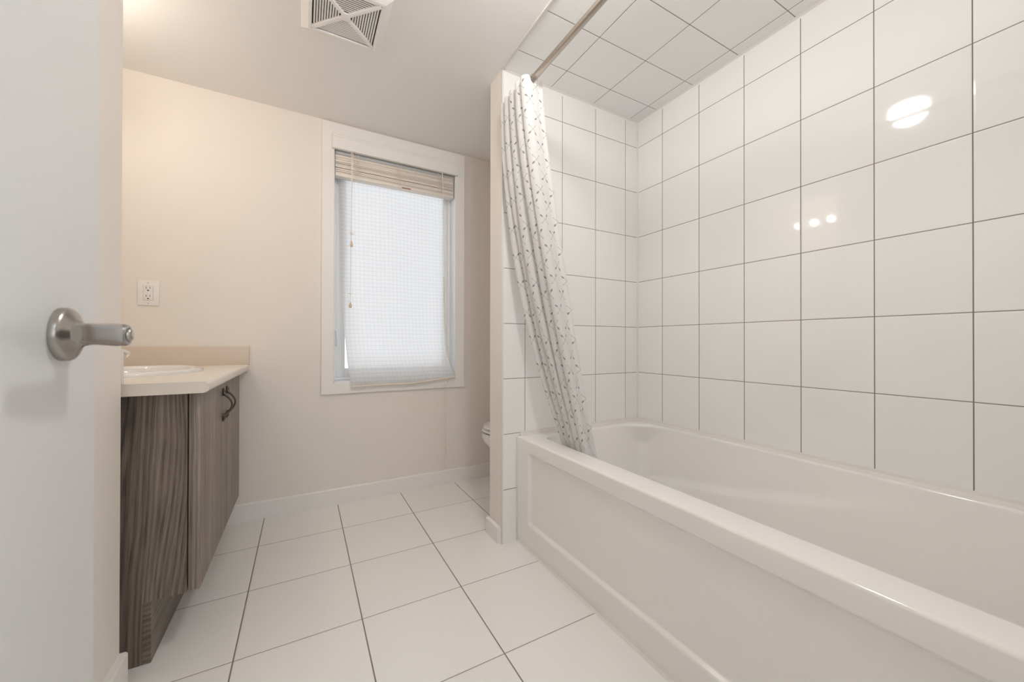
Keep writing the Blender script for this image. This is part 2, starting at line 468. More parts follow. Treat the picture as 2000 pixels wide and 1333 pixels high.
# ------------------------------------------------------------------ window
win = thing('window_1', 'tall white framed window in the back wall', 'window', (0.5125, YB, 0.626), kind='structure')
OX0, OX1, OZ0, OZ1 = 0.090, 0.936, 0.626, 2.156
cs = MB(); t0 = YB - 0.014
def casing(p):   # mitred board: four corner points on the wall
    v = [(x, t0, z) for x, z in p] + [(x, YB, z) for x, z in p]
    cs.add(v, [[3,2,1,0],[4,5,6,7],[0,1,5,4],[1,2,6,5],[2,3,7,6],[3,0,4,7]])
casing([(OX0, OZ0), (OX1, OZ0), (WX1, WZ0), (WX0, WZ0)])
casing([(OX0, OZ1), (WX0, WZ1), (WX1, WZ1), (OX1, OZ1)])
casing([(OX0, OZ0), (WX0, WZ0), (WX0, WZ1), (OX0, OZ1)])
casing([(OX1, OZ0), (OX1, OZ1), (WX1, WZ1), (WX1, WZ0)])
cs.build('casing', TRIM, win)
jb = MB()
jb.box((WX0 - 0.001, YB - 0.012, WZ0), (WX0 + 0.004, YB + 0.15, WZ1)); jb.box((WX1 - 0.004, YB - 0.012, WZ0), (WX1 + 0.001, YB + 0.15, WZ1))
jb.box((WX0, YB - 0.012, WZ0 - 0.001), (WX1, YB + 0.15, WZ0 + 0.004)); jb.box((WX0, YB - 0.012, WZ1 - 0.004), (WX1, YB + 0.15, WZ1 + 0.001))
jb.build('jamb', VINYL, win)
fr = MB(); fy0, fy1 = YB + 0.075, YB + 0.14
fr.box((WX0 + 0.004, fy0, WZ0 + 0.004), (WX0 + 0.020, fy1, WZ1 - 0.004), bevel=0.003); fr.box((WX1 - 0.020, fy0, WZ0 + 0.004), (WX1 - 0.004, fy1, WZ1 - 0.004), bevel=0.003)
fr.box((WX0 + 0.018, fy0, WZ0 + 0.004), (WX1 - 0.018, fy1, WZ0 + 0.020), bevel=0.003); fr.box((WX0 + 0.018, fy0, WZ1 - 0.020), (WX1 - 0.018, fy1, WZ1 - 0.004), bevel=0.003)
fr.build('window_frame', VINYL, win)
sh = MB(); sy0, sy1 = YB + 0.092, YB + 0.128; a0, a1, b0, b1 = WX0 + 0.020, WX1 - 0.020, WZ0 + 0.020, WZ1 - 0.020
sh.box((a0, sy0, b0), (a0 + 0.050, sy1, b1), bevel=0.004); sh.box((a1 - 0.030, sy0, b0), (a1, sy1, b1), bevel=0.004)
sh.box((a0 + 0.049, sy0, b0), (a1 - 0.028, sy1, b0 + 0.052), bevel=0.004); sh.box((a0 + 0.049, sy0, b1 - 0.030), (a1 - 0.028, sy1, b1), bevel=0.004)
sash = sh.build('sash', VINYL, win)
MB().box((a0 + 0.042, YB + 0.108, b0 + 0.045), (a1 - 0.028, YB + 0.114, b1 - 0.028)).build('pane', GLASS, sash)
lt = MB()
lt.box((WX0 + 0.006, fy0 - 0.010, 0.90), (WX0 + 0.026, fy0 + 0.001, 1.00), bevel=0.003)
lt.tube([(WX0 + 0.020, fy0 - 0.012, 0.985), (WX0 + 0.024, fy0 - 0.022, 0.97), (WX0 + 0.026, fy0 - 0.024, 0.93), (WX0 + 0.026, fy0 - 0.020, 0.895)], [0.006, 0.006, 0.005, 0.004])
lt.build('latch', VINYL, win)

# blind: valance, stacked slats, bottom rail, ladder loops and two pull cords
bl = thing('window_blind', 'raised cream slat blind stacked under its valance at the window top', 'blind', (0.5125, YB - 0.02, 1.86))
va = MB(); VY0, VY1 = YB - 0.034, YB - 0.0145
va.prism([(VY1, 2.008), (VY0 + 0.002, 2.008), (VY0, 2.011), (VY0, 2.074), (VY0 + 0.004, 2.080), (VY0 + 0.004, 2.088), (VY0 + 0.009, 2.094), (VY1, 2.094)], 0.141, 0.884, 'X')
va.build('valance', TRIM, bl)
MB().box((0.158, YB + 0.002, 1.992), (0.868, YB + 0.047, 2.088), bevel=0.002).build('headrail', plain('headrail_grey', (0.55, 0.57, 0.58), 0.5), bl)
st = MB(); ns = 18; zt = 1.8845
rs = random.Random(3)
for i in range(ns):
    tl = rs.uniform(-0.0012, 0.0012); th = 0.0047; yo = rs.uniform(-0.002, 0.002)
    M = Matrix.Translation((0.509, YB + 0.020 + yo, zt)) @ Matrix.Rotation(tl / 0.35, 4, 'Y') @ Matrix.Rotation(rs.uniform(-0.05, 0.05), 4, 'X')
    st.box((-0.352, -0.025, 0), (0.352, 0.025, th), bevel=0.0008, seg=1, M=M)
    zt += 0.0051 + (0.0030 if i in (4, 9) else 0) + rs.uniform(0, 0.0006)
STACK_TOP = zt
st.build('slats', BLINDW, bl)
MB().box((0.157, YB - 0.006, 1.865), (0.861, YB + 0.046, 1.8835), bevel=0.003).build('bottom_rail', BLINDW, bl)
MB().box((0.53, YB - 0.0068, 1.8648), (0.583, YB - 0.0058, 1.8715)).build('label_tag', STICK, bl)
rl = random.Random(5)
for cx in (0.268, 0.512, 0.770):
    ld = MB()
    for dx in (-0.012, 0.0, 0.012):
        x = cx + dx
        pts = [(x + rl.uniform(-.0015, .0015), YB - 0.0085 - 0.003 * (k % 2), 1.870 + (STACK_TOP - 1.870 + 0.02) * k / 24) for k in range(25)]
        ld.tube(pts, 0.0011, 5)
    for k in range(12):   # slack ladder loops between the slats
        z = 1.888 + 0.0085 * k
        ld.tube([(cx - 0.013, YB - 0.008, z), (cx - 0.007, YB - 0.015, z - 0.005), (cx + 0.001, YB - 0.013, z - 0.002), (cx + 0.007, YB - 0.016, z - 0.006), (cx + 0.014, YB - 0.008, z)], 0.0010, 5)
    if cx == 0.512:
        ld.tube([(cx - 0.012, YB - 0.008, 1.870), (cx - 0.020, YB - 0.012, 1.858), (cx - 0.030, YB - 0.013, 1.852), (cx - 0.042, YB - 0.012, 1.850)], 0.001, 5)
    ld.build('ladder_cord', CORD, bl)
def bead_prof(s=1.0): return [(0.001, 0), (0.0048*s, 0.001), (0.0080*s, 0.006), (0.0084*s, 0.011), (0.0066*s, 0.019), (0.0044*s, 0.026), (0.0036*s, 0.033), (0.001, 0.034)]
def bow(mb, c, s):
    x, y, z = c
    for sg in (-1, 1):
        mb.tube([(x, y, z), (x + sg*0.010*s, y - 0.004, z + 0.010*s), (x + sg*0.020*s, y - 0.002, z + 0.004*s), (x + sg*0.012*s, y, z - 0.004*s), (x, y, z)], 0.0016, 6)
    mb.tube([(x - 0.004*s, y - 0.004, z), (x + 0.004*s, y - 0.004, z)], 0.0042 * s, 8)
CY_ = YB - 0.044
ca = MB(); ca.tube([(0.238, YB - 0.040, 2.002), (0.239, CY_, 1.92), (0.240, CY_, 1.70), (0.2395, CY_, 1.535), (0.2395, CY_, 1.49)], 0.0016, 6)
bow(ca, (0.2395, CY_, 1.533), 0.8)
cord = ca.build('pull_cord', CORD, bl); plabel(cord, 'shorter pull cord at the left with a bow knot')
MB().lathe(bead_prof(1.05), (0.2395, CY_, 1.458), n=16).build('tassel', BEAD, cord)
ca = MB(); ca.tube([(0.246, YB - 0.040, 2.002), (0.243, CY_ - 0.003, 1.85), (0.236, CY_ - 0.006, 1.50), (0.2345, CY_ - 0.003, 1.19), (0.2345, CY_, 1.145)], 0.0016, 6)
bow(ca, (0.2345, CY_ - 0.003, 1.192), 0.45)
cord = ca.build('pull_cord', CORD, bl); plabel(cord, 'longer pull cord at the left')
MB().lathe(bead_prof(1.0), (0.2345, CY_, 1.112), n=16).build('tassel', BEAD, cord)
ca = MB(); ca.tube([(0.775, YB - 0.040, 2.002), (0.779, CY_, 1.88), (0.789, CY_ - 0.004, 1.3), (0.800, CY_ - 0.006, 0.75), (0.803, CY_ - 0.002, 0.66), (0.804, CY_, 0.50), (0.8045, CY_, 0.235), (0.8045, CY_, 0.19)], 0.0018, 6)
bow(ca, (0.8045, CY_, 0.236), 1.0)
cord = ca.build('pull_cord', CORD, bl); plabel(cord, 'long pull cord hanging almost to the baseboard')
MB().lathe(bead_prof(1.0), (0.8045, CY_, 0.148), n=16).build('tassel', CORD, cord)
MB().lathe([(0.002, 0), (0.0085, 0.002), (0.0095, 0.010), (0.011, 0.014), (0.011, 0.019), (0.002, 0.021)], (0.803, CY_ - 0.001, 0.648), n=16).build('cord_joiner', PLASTIC, cord)

# sheer cloth hung behind the blind and brought over the sill in front
def ip(x, pts):
    if x <= pts[0][0]: return pts[0][1]
    for (a, p), (b, q) in zip(pts, pts[1:]):
        if x <= b:
            t = (x - a) / (b - a); return p + (q - p) * t
    return pts[-1][1]
sc = MB(); rows, cols = 120, 48; G = []
UVS = []
for i in range(rows + 1):
    t = i / rows; row = []
    for j in range(cols + 1):
        s = j / cols
        zb = 0.658 + 0.008 * s + 0.022 * s ** 3 + 0.003 * math.sin(9 * s)
        z = 1.97 + (zb - 1.97) * t
        y = ip(z, [(0.65, 2.333), (0.72, 2.3335), (0.80, 2.345), (0.95, 2.372), (1.2, 2.402), (1.6, 2.420), (2.0, 2.427)])
        k = y / 2.34
        xl = ip(z, [(0.64, 0.247), (0.67, 0.243), (0.80, 0.222), (1.0, 0.205), (1.25, 0.193), (1.9, 0.180)]) * k
        xr = ip(z, [(0.66, 0.876), (0.70, 0.868), (0.78, 0.835), (0.90, 0.805), (1.08, 0.796), (1.9, 0.787)]) * k
        x = xl + (xr - xl) * s
        lo = max(0, (z - 0.75))
        y += 0.006 * lo * math.sin(7 * s + 1.5) + 0.003 * math.sin(17 * s + 2.2 * z) * min(1, lo * 3) + 0.0012 * math.sin(41 * s)
        if s < 0.06: y -= 0.10 * (0.06 - s) * min(1, lo)
        row.append((x, y, z)); UVS.append((s * 0.62, z))
    G.append(row)
sc.grid(G)
sheer = sc.build('sheer_curtain', SHEER, None, fix=False)
ul = sheer.data.uv_layers.new(name='UVMap')
for lp in sheer.data.loops: ul.data[lp.index].uv = UVS[lp.vertex_index]
for pl in sheer.data.polygons: pl.use_smooth = True
tag(sheer, 'thin white checked cloth hanging inside the window, its hem over the sill', 'curtain')
hm = MB(); hp = [(p[0], p[1] - 0.0016, p[2] + 0.004) for p in G[-1]]
hm.tube(hp, [0.0042 + 0.0025 * abs(math.sin(i * 0.9)) for i in range(len(hp))], 8)
plabel(hm.build('hem', HEM, sheer), 'stained beige rolled hem')
he = MB(); he.tube([(r[-1][0], r[-1][1] - 0.001, r[-1][2]) for r in G[58::2]], 0.0028, 6)
he.build('side_hem', HEM, sheer)

# ------------------------------------------------------------------ door
DXF = -0.270
door = thing('door_1', 'white flush door standing open at the left edge of the view', 'door', (DXF - 0.0175, 0.02, 0.008), kind='structure')
MB().box((DXF - 0.035, 0.022, 0.008), (DXF, 0.793, 2.036), bevel=0.0015).build('leaf', DOORP, door)
LY, LZ = 0.703, 0.927
ro = MB()
ro.lathe([(0.0342, 0.0), (0.0342, 0.006), (0.0330, 0.0085), (0.0305, 0.0105), (0.0200, 0.0150), (0.0150, 0.0200), (0.0135, 0.0280), (0.0130, 0.0400), (0.0128, 0.046)], (DXF, LY, LZ), 'X', 48)
handle = ro.build('door_handle', NICKEL, door)
# lever: a hub on the spindle that sweeps round into an arm pointing back to the hinge
lv = MB(); rings = []
spine = [((0.036, 0.008), 0.0120, 0.0090), ((0.044, 0.002), 0.0140, 0.0100), ((0.0520, -0.006), 0.0150, 0.0095), ((0.0540, -0.018), 0.0147, 0.0082), ((0.0532, -0.036), 0.0139, 0.0073), ((0.0520, -0.056), 0.0130, 0.0066), ((0.0505, -0.076), 0.0122, 0.0062), ((0.0490, -0.090), 0.0116, 0.0060), ((0.0482, -0.097), 0.0096, 0.0048)]
pts = [Vector((DXF + p[0], LY + p[1], LZ)) for p, _, _ in spine]
for i, (p, hz, hw) in enumerate(spine):
    tdir = (pts[min(i+1, len(pts)-1)] - pts[max(i-1, 0)]).normalized()
    nrm = Vector((tdir.y, -tdir.x, 0)); ring = []
    for k in range(24):
        a = 2*PI*k/24; c_, s_ = math.cos(a), math.sin(a)
        e = 0.55
        ring.append(pts[i] + nrm * (hw * math.copysign(abs(c_)**e, c_)) + Vector((0, 0, hz * math.copysign(abs(s_)**e, s_))))
    rings.append(ring)
lv.loft(rings, 0, True, True)
lv.lathe([(0.0125, 0.036), (0.0138, 0.044), (0.0148, 0.054), (0.0147, 0.0595), (0.0132, 0.0625), (0.0100, 0.0630), (0.0092, 0.0615)], (DXF, LY + 0.001, LZ), 'X', 36)
lever = lv.build('lever', NICKEL, handle)
pb_ = MB(); pb_.lathe([(0.0086, 0.0600), (0.0086, 0.0645), (0.0078, 0.0655), (0.001, 0.0655)], (DXF, LY + 0.001, LZ), 'X', 28)
pb_.box((DXF + 0.0652, LY + 0.001 - 0.0012, LZ - 0.0062), (DXF + 0.0672, LY + 0.001 + 0.0012, LZ + 0.0062), bevel=0.0004)
plabel(pb_.build('privacy_button', plain('brass_toned_nickel', (0.46, 0.43, 0.38), 0.3, metal=1.0), handle), 'round button set in the lever hub')
# ------------------------------------------------------------------ vanity
VX = -0.2675; VY0_, VY1_ = 1.449, 2.235; CT = 0.8030; CB = 0.7695
van = thing('vanity_cabinet', 'dark grey wood grain vanity cabinet with two doors under the beige counter', 'cabinet', (-0.55, 1.84, 0.0))
sp = MB()
sp.prism([(XL + 0.003, 0.0), (-0.378, 0.0), (-0.378, 0.176), (-0.2985, 0.176), (-0.2985, CB), (XL + 0.003, CB)], VY0_, VY0_ + 0.018, 'Y')
sp.prism([(XL + 0.003, 0.0), (-0.378, 0.0), (-0.378, 0.176), (-0.2985, 0.176), (-0.2985, CB), (XL + 0.003, CB)], VY1_ - 0.018, VY1_, 'Y')
sp.box((XL + 0.003, VY0_ + 0.018, 0.176), (-0.2995, VY1_ - 0.018, 0.194)); sp.box((-0.318, VY0_ + 0.018, 0.70), (-0.2995, VY1_ - 0.018, CB))
sp.build('carcass', WOOD, van)
kk = MB(); kk.box((-0.396, VY0_ - 0.0008, 0.001), (-0.3765, VY1_, 0.175), bevel=0.0006, seg=1)
kk.build('toe_kick', WOODH, van)
ymid = (VY0_ + VY1_) / 2
def pull(cy, dr):
    h = MB(); cz = 0.678; L = 0.105
    path, rad = [], []
    for i in range(25):
        t = i / 24; z = cz - L/2 + L * t
        b_ = math.sin(PI * min(1, max(0, (t - 0.10) / 0.80)))
        x = VX + 0.0035 + 0.026 * b_ ** 0.8
        path.append((x, cy + 0.004 * math.sin(2*PI*t), z)); rad.append(0.0032 + 0.0028 * (1 - b_) ** 2)
    h.tube(path, rad, 10)
    for sg in (-1, 1):
        h.tube([(VX + 0.004, cy, cz + sg*0.046), (VX + 0.0035, cy, cz + sg*0.054), (VX + 0.002, cy + sg*0.001, cz + sg*0.064)], [0.0062, 0.0058, 0.0012], 10)
        h.tube([(VX - 0.001, cy, cz + sg*0.040), (VX + 0.010, cy, cz + sg*0.038)], [0.006, 0.004], 10)
    h.build('handle', PEWTER, dr)
for y0, y1, hy in ((VY0_ + 0.0005, ymid - 0.0015, ymid - 0.040), (ymid + 0.0015, VY1_, ymid + 0.040)):
    dr = MB().box((-0.2955, y0, 0.178), (VX, y1, CB - 0.006), bevel=0.0012).build('door', WOODD, van)
    pull(hy, dr)
ct = MB(); fx = -0.240
prof = [(XL, CB), (XL, CT)]
for k in range(7): a = PI/2 - k*PI/2/6; prof.append((fx - 0.012 + 0.012*math.cos(a), CT - 0.012 + 0.012*math.sin(a)))
for k in range(7): a = -k*PI/2/6; prof.append((fx - 0.014 + 0.014*math.cos(a), CB + 0.014 + 0.014*math.sin(a)))
# oval cut-out for the basin is left to the sunken bowl; top is built around it
SX, SY, SA, SB = -0.560, 1.905, 0.212, 0.262
def ell(a, b, z, n=64, cx=SX, cy=SY): return [(cx + a*math.cos(2*PI*k/n), cy + b*math.sin(2*PI*k/n), z) for k in range(n)]
def top_with_hole(mb, x0, x1, y0, y1, z, a, b, n=64):
    inner = ell(a, b, z, n); outer = []
    for k in range(n):
        dx, dy = math.cos(2*PI*k/n), math.sin(2*PI*k/n)
        cx, cy = (x1 - SX if dx > 0 else SX - x0), (y1 - SY if dy > 0 else SY - y0)
        s_ = min(cx / max(abs(dx), 1e-6), cy / max(abs(dy), 1e-6))
        outer.append((SX + dx*s_, SY + dy*s_, z))
    # snap nearest samples to the corners
    for c in ((x0, y0), (x1, y0), (x1, y1), (x0, y1)):
        i = min(range(n), key=lambda q: (outer[q][0]-c[0])**2 + (outer[q][1]-c[1])**2); outer[i] = (c[0], c[1], z)
    mb.loft([outer, inner], 0, smooth=False)
CY0, CY1 = 1.398, YB
xf0 = fx - 0.012
top_with_hole(ct, XL, xf0, CY0, CY1, CT, SA - 0.02, SB - 0.02)
ed = [p for p in prof if p[0] >= xf0 - 1e-6]
ct.add([(p[0], CY0, p[1]) for p in ed] + [(p[0], CY1, p[1]) for p in ed], [[k, k+1, len(ed)+k+1, len(ed)+k] for k in range(len(ed)-1)], 0, True)
ct.add([(p[0], CY0, p[1]) for p in prof], [list(range(len(prof)))], 0); ct.add([(p[0], CY1, p[1]) for p in prof], [list(range(len(prof)))[::-1]], 0)
ct.add([(XL, CY0, CB), (fx - 0.014, CY0, CB), (fx - 0.014, CY1, CB), (XL, CY1, CB)], [[0, 1, 2, 3]], 0)
counter = ct.build('vanity_countertop', COUNTER)
tag(counter, 'beige laminate countertop with rounded front edge on the wood vanity', 'countertop')
MB().box((XL, YB - 0.020, CT), (-0.2405, YB - 0.0005, 0.896), bevel=0.0012).build('backsplash', plain('backsplash_laminate', (0.7, 0.605, 0.51), 0.42), counter)
MB().box((XL, CY0 + 0.001, CT), (-0.4262, CY0 + 0.016, 0.893), bevel=0.0012).build('side_splash', COUNTER, counter)

sk = MB()
prof_s = [(1.0, 0.000), (1.0, 0.006), (0.985, 0.012), (0.955, 0.0145), (0.925, 0.0125), (0.90, 0.006), (0.875, -0.010), (0.84, -0.045), (0.74, -0.090), (0.55, -0.120), (0.30, -0.133), (0.10, -0.137), (0.09, -0.139)]
sk.loft([ell(SA*s_, SB*s_, CT + h) for s_, h in prof_s], 0, False, False)
sk.loft([ell(SA*s_, SB*s_, CT + h) for s_, h in [(1.0, 0.0), (0.89, 0.0005), (0.86, -0.06), (0.76, -0.105), (0.56, -0.135), (0.10, -0.150), (0.09, -0.139)]], 0)
sink = sk.build('sink_basin', PORC)
tag(sink, 'white oval drop-in basin set in the beige countertop', 'sink')
MB().lathe([(0.004, 0), (0.020, 0.0), (0.024, 0.003), (0.019, 0.005), (0.004, 0.004)], (SX, SY, CT - 0.140), n=24).build('drain', CHROME, sink)
fc = MB(); bx, by = -0.757, 1.905
fc.lathe([(0.026, 0), (0.026, 0.006), (0.021, 0.012), (0.019, 0.045), (0.017, 0.062), (0.010, 0.070), (0.001, 0.071)], (bx, by, CT), n=24)
fct = fc.build('faucet', CHROME); tag(fct, 'chrome basin faucet tip peeking past the white door edge', 'faucet')
sp_ = MB(); sp_.tube([(bx, by, CT + 0.045), (bx + 0.05, by, CT + 0.076), (bx + 0.11, by, CT + 0.090), (bx + 0.160, by, CT + 0.084), (bx + 0.195, by, CT + 0.068)], [0.016, 0.017, 0.0165, 0.0155, 0.0125], 16)
sp_.build('spout', CHROME, fct)
hn = MB(); hn.tube([(bx, by, CT + 0.066), (bx - 0.006, by, CT + 0.080), (bx + 0.04, by, CT + 0.100)], [0.012, 0.011, 0.005], 12); hn.build('lever', CHROME, fct)

# outlet on the back wall
OXc, OZc = -0.630, 1.1455
ot = thing('wall_outlet', 'white double socket outlet on the back wall above the counter', 'outlet', (OXc, YB, OZc - 0.058))
MB().box((OXc - 0.0385, YB - 0.006, OZc - 0.0585), (OXc + 0.0385, YB, OZc + 0.0585), bevel=0.003, seg=3).build('cover_plate', PLASTIC, ot)
rc = MB().box((OXc - 0.0170, YB - 0.0078, OZc - 0.0335), (OXc + 0.0170, YB - 0.004, OZc + 0.0335), bevel=0.0008).build('receptacle', plain('receptacle_plastic', (0.85, 0.83, 0.81), 0.3), ot)
MB().box((OXc - 0.0178, YB - 0.0063, OZc - 0.0343), (OXc + 0.0178, YB - 0.0055, OZc + 0.0343)).build('seam', plain('seam_shade', (0.42, 0.39, 0.36), 0.8), ot)
for dz in (0.019, -0.019):
    s_ = MB()
    s_.box((OXc - 0.0075, YB - 0.0081, OZc + dz + 0.0005), (OXc - 0.0055, YB - 0.0070, OZc + dz + 0.0095)); s_.box((OXc + 0.0055, YB - 0.0081, OZc + dz + 0.0010), (OXc + 0.0075, YB - 0.0070, OZc + dz + 0.0090))
    s_.box((OXc - 0.0032, YB - 0.0081, OZc + dz - 0.0095), (OXc + 0.0032, YB - 0.0070, OZc + dz - 0.0045))
    s_.build('socket', SLOT, rc)
for dz in (0.0475, -0.0475):
    MB().lathe([(0.0003, -0.0074), (0.0026, -0.0070), (0.0032, -0.0060)], (OXc, YB, OZc + dz), 'Y', 14).build('screw', plain('painted_screw', (0.62, 0.60, 0.57), 0.4), ot)

# ------------------------------------------------------------------ fan grille in the ceiling
GX0, GX1, GY0, GY1 = -0.010, 0.287, 1.412, 1.708
gc = ((GX0+GX1)/2, (GY0+GY1)/2)
vent = thing('exhaust_fan_grille', 'square white exhaust fan grille with slats set in the ceiling', 'vent', (gc[0], gc[1], ZC))
def sq(h, z): return [(gc[0]-h, gc[1]-h, z), (gc[0]+h, gc[1]-h, z), (gc[0]+h, gc[1]+h, z), (gc[0]-h, gc[1]+h, z)]
H0 = 0.1485
fm = MB(); fm.loft([sq(H0, ZC), sq(H0 - 0.001, ZC - 0.004), sq(H0 - 0.024, ZC - 0.016), sq(H0 - 0.034, ZC - 0.017), sq(H0 - 0.036, ZC - 0.012), sq(H0 - 0.036, ZC - 0.001)], 0, smooth=False)
fm.build('frame', PLASTIC, vent)
HI = H0 - 0.036
MB().box((gc[0]-HI, gc[1]-HI, ZC - 0.0025), (gc[0]+HI, gc[1]+HI, ZC - 0.0005)).build('housing', DARK, vent)
cr = MB()
for a in (PI/4, -PI/4):
    M = Matrix.Translation((gc[0], gc[1], ZC - 0.0115)) @ Matrix.Rotation(a, 4, 'Z')
    cr.box((-HI*1.40, -0.0075, -0.0055), (HI*1.40, 0.0075, 0.0035), bevel=0.0012, M=M)
cr.box((gc[0]-0.017, gc[1]-0.017, ZC - 0.0172), (gc[0]+0.017, gc[1]+0.017, ZC - 0.008), bevel=0.0015)
cr.build('cross_bar', PLASTIC, vent)
for q in range(4):
    lp = MB(); R_ = Matrix.Translation((gc[0], gc[1], ZC - 0.0105)) @ Matrix.Rotation(q*PI/2, 4, 'Z')
    for k in range(10):
        d = 0.022 + (HI - 0.024) * (k + 0.35) / 10; hw = d - 0.008
        if hw < 0.004: continue
        M = R_ @ Matrix.Translation((0, d, 0)) @ Matrix.Rotation(-0.12, 4, 'X')
        lp.box((-hw, -0.0030, -0.0005), (hw, 0.0030, 0.0005), M=M)
    lp.build('louver_panel', PLASTIC, vent)

# ------------------------------------------------------------------ bathtub
TX0, TX1, TY0, TY1, TZ = 0.8745, XR - 0.001, 0.004, YE - 0.002, 0.483
tub = thing('bathtub', 'white alcove bathtub with a panelled apron under the tiled wall', 'bathtub', ((TX0 + TX1)/2, 0.77, 0.0))
def rrect(x0, x1, y0, y1, r, z, ne=26, nc=12):
    pts = []
    rx = min(r, (x1-x0)/2 - 0.001); ry = min(r*1.15, (y1-y0)/2 - 0.001)
    qx, qy = rx*0.42, ry*0.42          # the corner at the apron end is tighter
    C = [(x1-rx, y1-ry, 0, rx, ry), (x0+qx, y1-qy, PI/2, qx, qy), (x0+qx*0.7, y0+qy*0.7, PI, qx*0.7, qy*0.7), (x1-rx, y0+ry, 1.5*PI, rx, ry)]
    for i, (cx, cy, a, ax, ay) in enumerate(C):
        arc = [(cx + ax*math.cos(a + k*PI/2/nc), cy + ay*math.sin(a + k*PI/2/nc)) for k in range(nc+1)]
        pts += arc
        nx = C[(i+1) % 4]; b_ = (nx[0] + nx[3]*math.cos(nx[2]), nx[1] + nx[4]*math.sin(nx[2]))
        for k in range(1, ne): pts.append((arc[-1][0] + (b_[0]-arc[-1][0])*k/ne, arc[-1][1] + (b_[1]-arc[-1][1])*k/ne))
    return [Vector((p[0], p[1], z)) for p in pts]
IX0, IX1, IY0, IY1 = 0.975, 1.628, 0.040, 1.475
sh = MB(); rings = []
rings.append(rrect(TX0 + 0.0085, TX1, TY0, TY1, 0.003, TZ - 0.0006))
rings.append(rrect(TX0 + 0.012, TX1 - 0.004, TY0 + 0.004, TY1 - 0.004, 0.005, TZ))
rings.append(rrect(IX0 - 0.010, IX1 + 0.008, IY0 - 0.012, IY1 + 0.014, 0.165, TZ))
for k in range(1, 5):      # rolled inner lip
    a = k * PI / 8
    rings.append(rrect(IX0 - 0.010 + 0.010*math.sin(a), IX1 + 0.008 - 0.008*math.sin(a), IY0 - 0.012 + 0.012*math.sin(a), IY1 + 0.014 - 0.014*math.sin(a), 0.160, TZ - 0.010*(1 - math.cos(a))))
LED = [(0.40, 0.44), (0.5, 0.41), (0.636, 0.364), (0.838, 0.313), (1.007, 0.28), (1.301, 0.233), (1.40, 0.215)]
NL = 40
for i in range(1, NL + 1):
    t = i / NL; z = TZ - 0.010 - (TZ - 0.010 - 0.135) * t
    d = 0.045 * t; de = 0.075 * t
    ring = rrect(IX0 + d*0.8, IX1 - d, IY0 + de + 0.05*t, IY1 - de, 0.160 - 0.105*min(1, t*4), z)
    for p in ring:            # moulded armrest: the long far side steps in below a rising line
        if p.x > 1.40 and 0.40 < p.y < 1.40:
            zc = ip(p.y, LED); s_ = max(0.0, min(1.0, (zc - p.z + 0.008) / 0.016)); s_ = s_*s_*(3 - 2*s_)
            wy = max(0, min(1, (p.y - 0.42) / 0.35)) * max(0, min(1, (1.40 - p.y) / 0.06))
            p.x -= 0.027 * s_ * wy * max(0, min(1, (p.x - 1.40) / 0.1))
    rings.append(ring)
base_d = 0.045; base_e = 0.075
for k in range(1, 7):
    a = k * PI / 12; r_ = 0.06
    q = r_ * (1 - math.cos(a)); h = 0.135 - r_ * math.sin(a)
    rings.append(rrect(IX0 + 0.036 + q, IX1 - 0.045 - 0.027 - q, IY0 + 0.125 + q, IY1 - 0.075 - q, 0.055, h))
rings.append(rrect(IX0 + 0.30, IX1 - 0.30, IY0 + 0.5, IY1 - 0.5, 0.02, 0.070))
sh.loft(rings, 0, False, True)
shell = sh.build('basin_shell', ACRYL, tub, autosmooth=60)
MB().lathe([(0.002, 0.0), (0.026, 0.001), (0.030, 0.004), (0.022, 0.006), (0.002, 0.006)], (1.30, 0.40, 0.0735), n=28).build('drain', CHROME, tub)
# apron: grid with a recessed panel and a rolled top edge
PZ0, PZ1, PYA, PYB, PR = 0.104, 0.430, 0.10, 1.437, 0.022
def panel_depth(y, z):
    dx = min(y - PYA, PYB - y); dz = min(z - PZ0, PZ1 - z)
    if dx < PR and dz < PR: d = PR - math.hypot(PR - dx, PR - dz)
    else: d = min(dx, dz)
    s_ = max(0.0, min(1.0, d / 0.016)); return 0.0125 * (s_*s_*(3 - 2*s_))
ys = sorted(set([TY0, TY1] + [TY0 + (TY1 - TY0)*k/60 for k in range(61)] + [PYA + 0.004*k for k in range(-1, 8)] + [PYB - 0.004*k for k in range(-1, 8)]))
zs = sorted(set([0.0] + [0.02*k for k in range(1, 23)] + [PZ0 + 0.002*k for k in range(-1, 14)] + [PZ1 - 0.002*k for k in range(-1, 14)]))
zs = [z for z in zs if z <= 0.462]
AG = []
for z in zs: AG.append([(TX0 + panel_depth(y, z) + 0.003*(z < 0.001), y, z) for y in ys])
for k in range(1, 9):
    a = k * PI / 16; r_ = 0.0095
    AG.append([(TX0 - 0.0 + r_*(1 - math.cos(a)), y, TZ - r_ - 0.0 + r_*math.sin(a)) for y in ys])
ap = MB(); ap.grid(AG); ap.build('apron', ACRYL, tub, autosmooth=70)
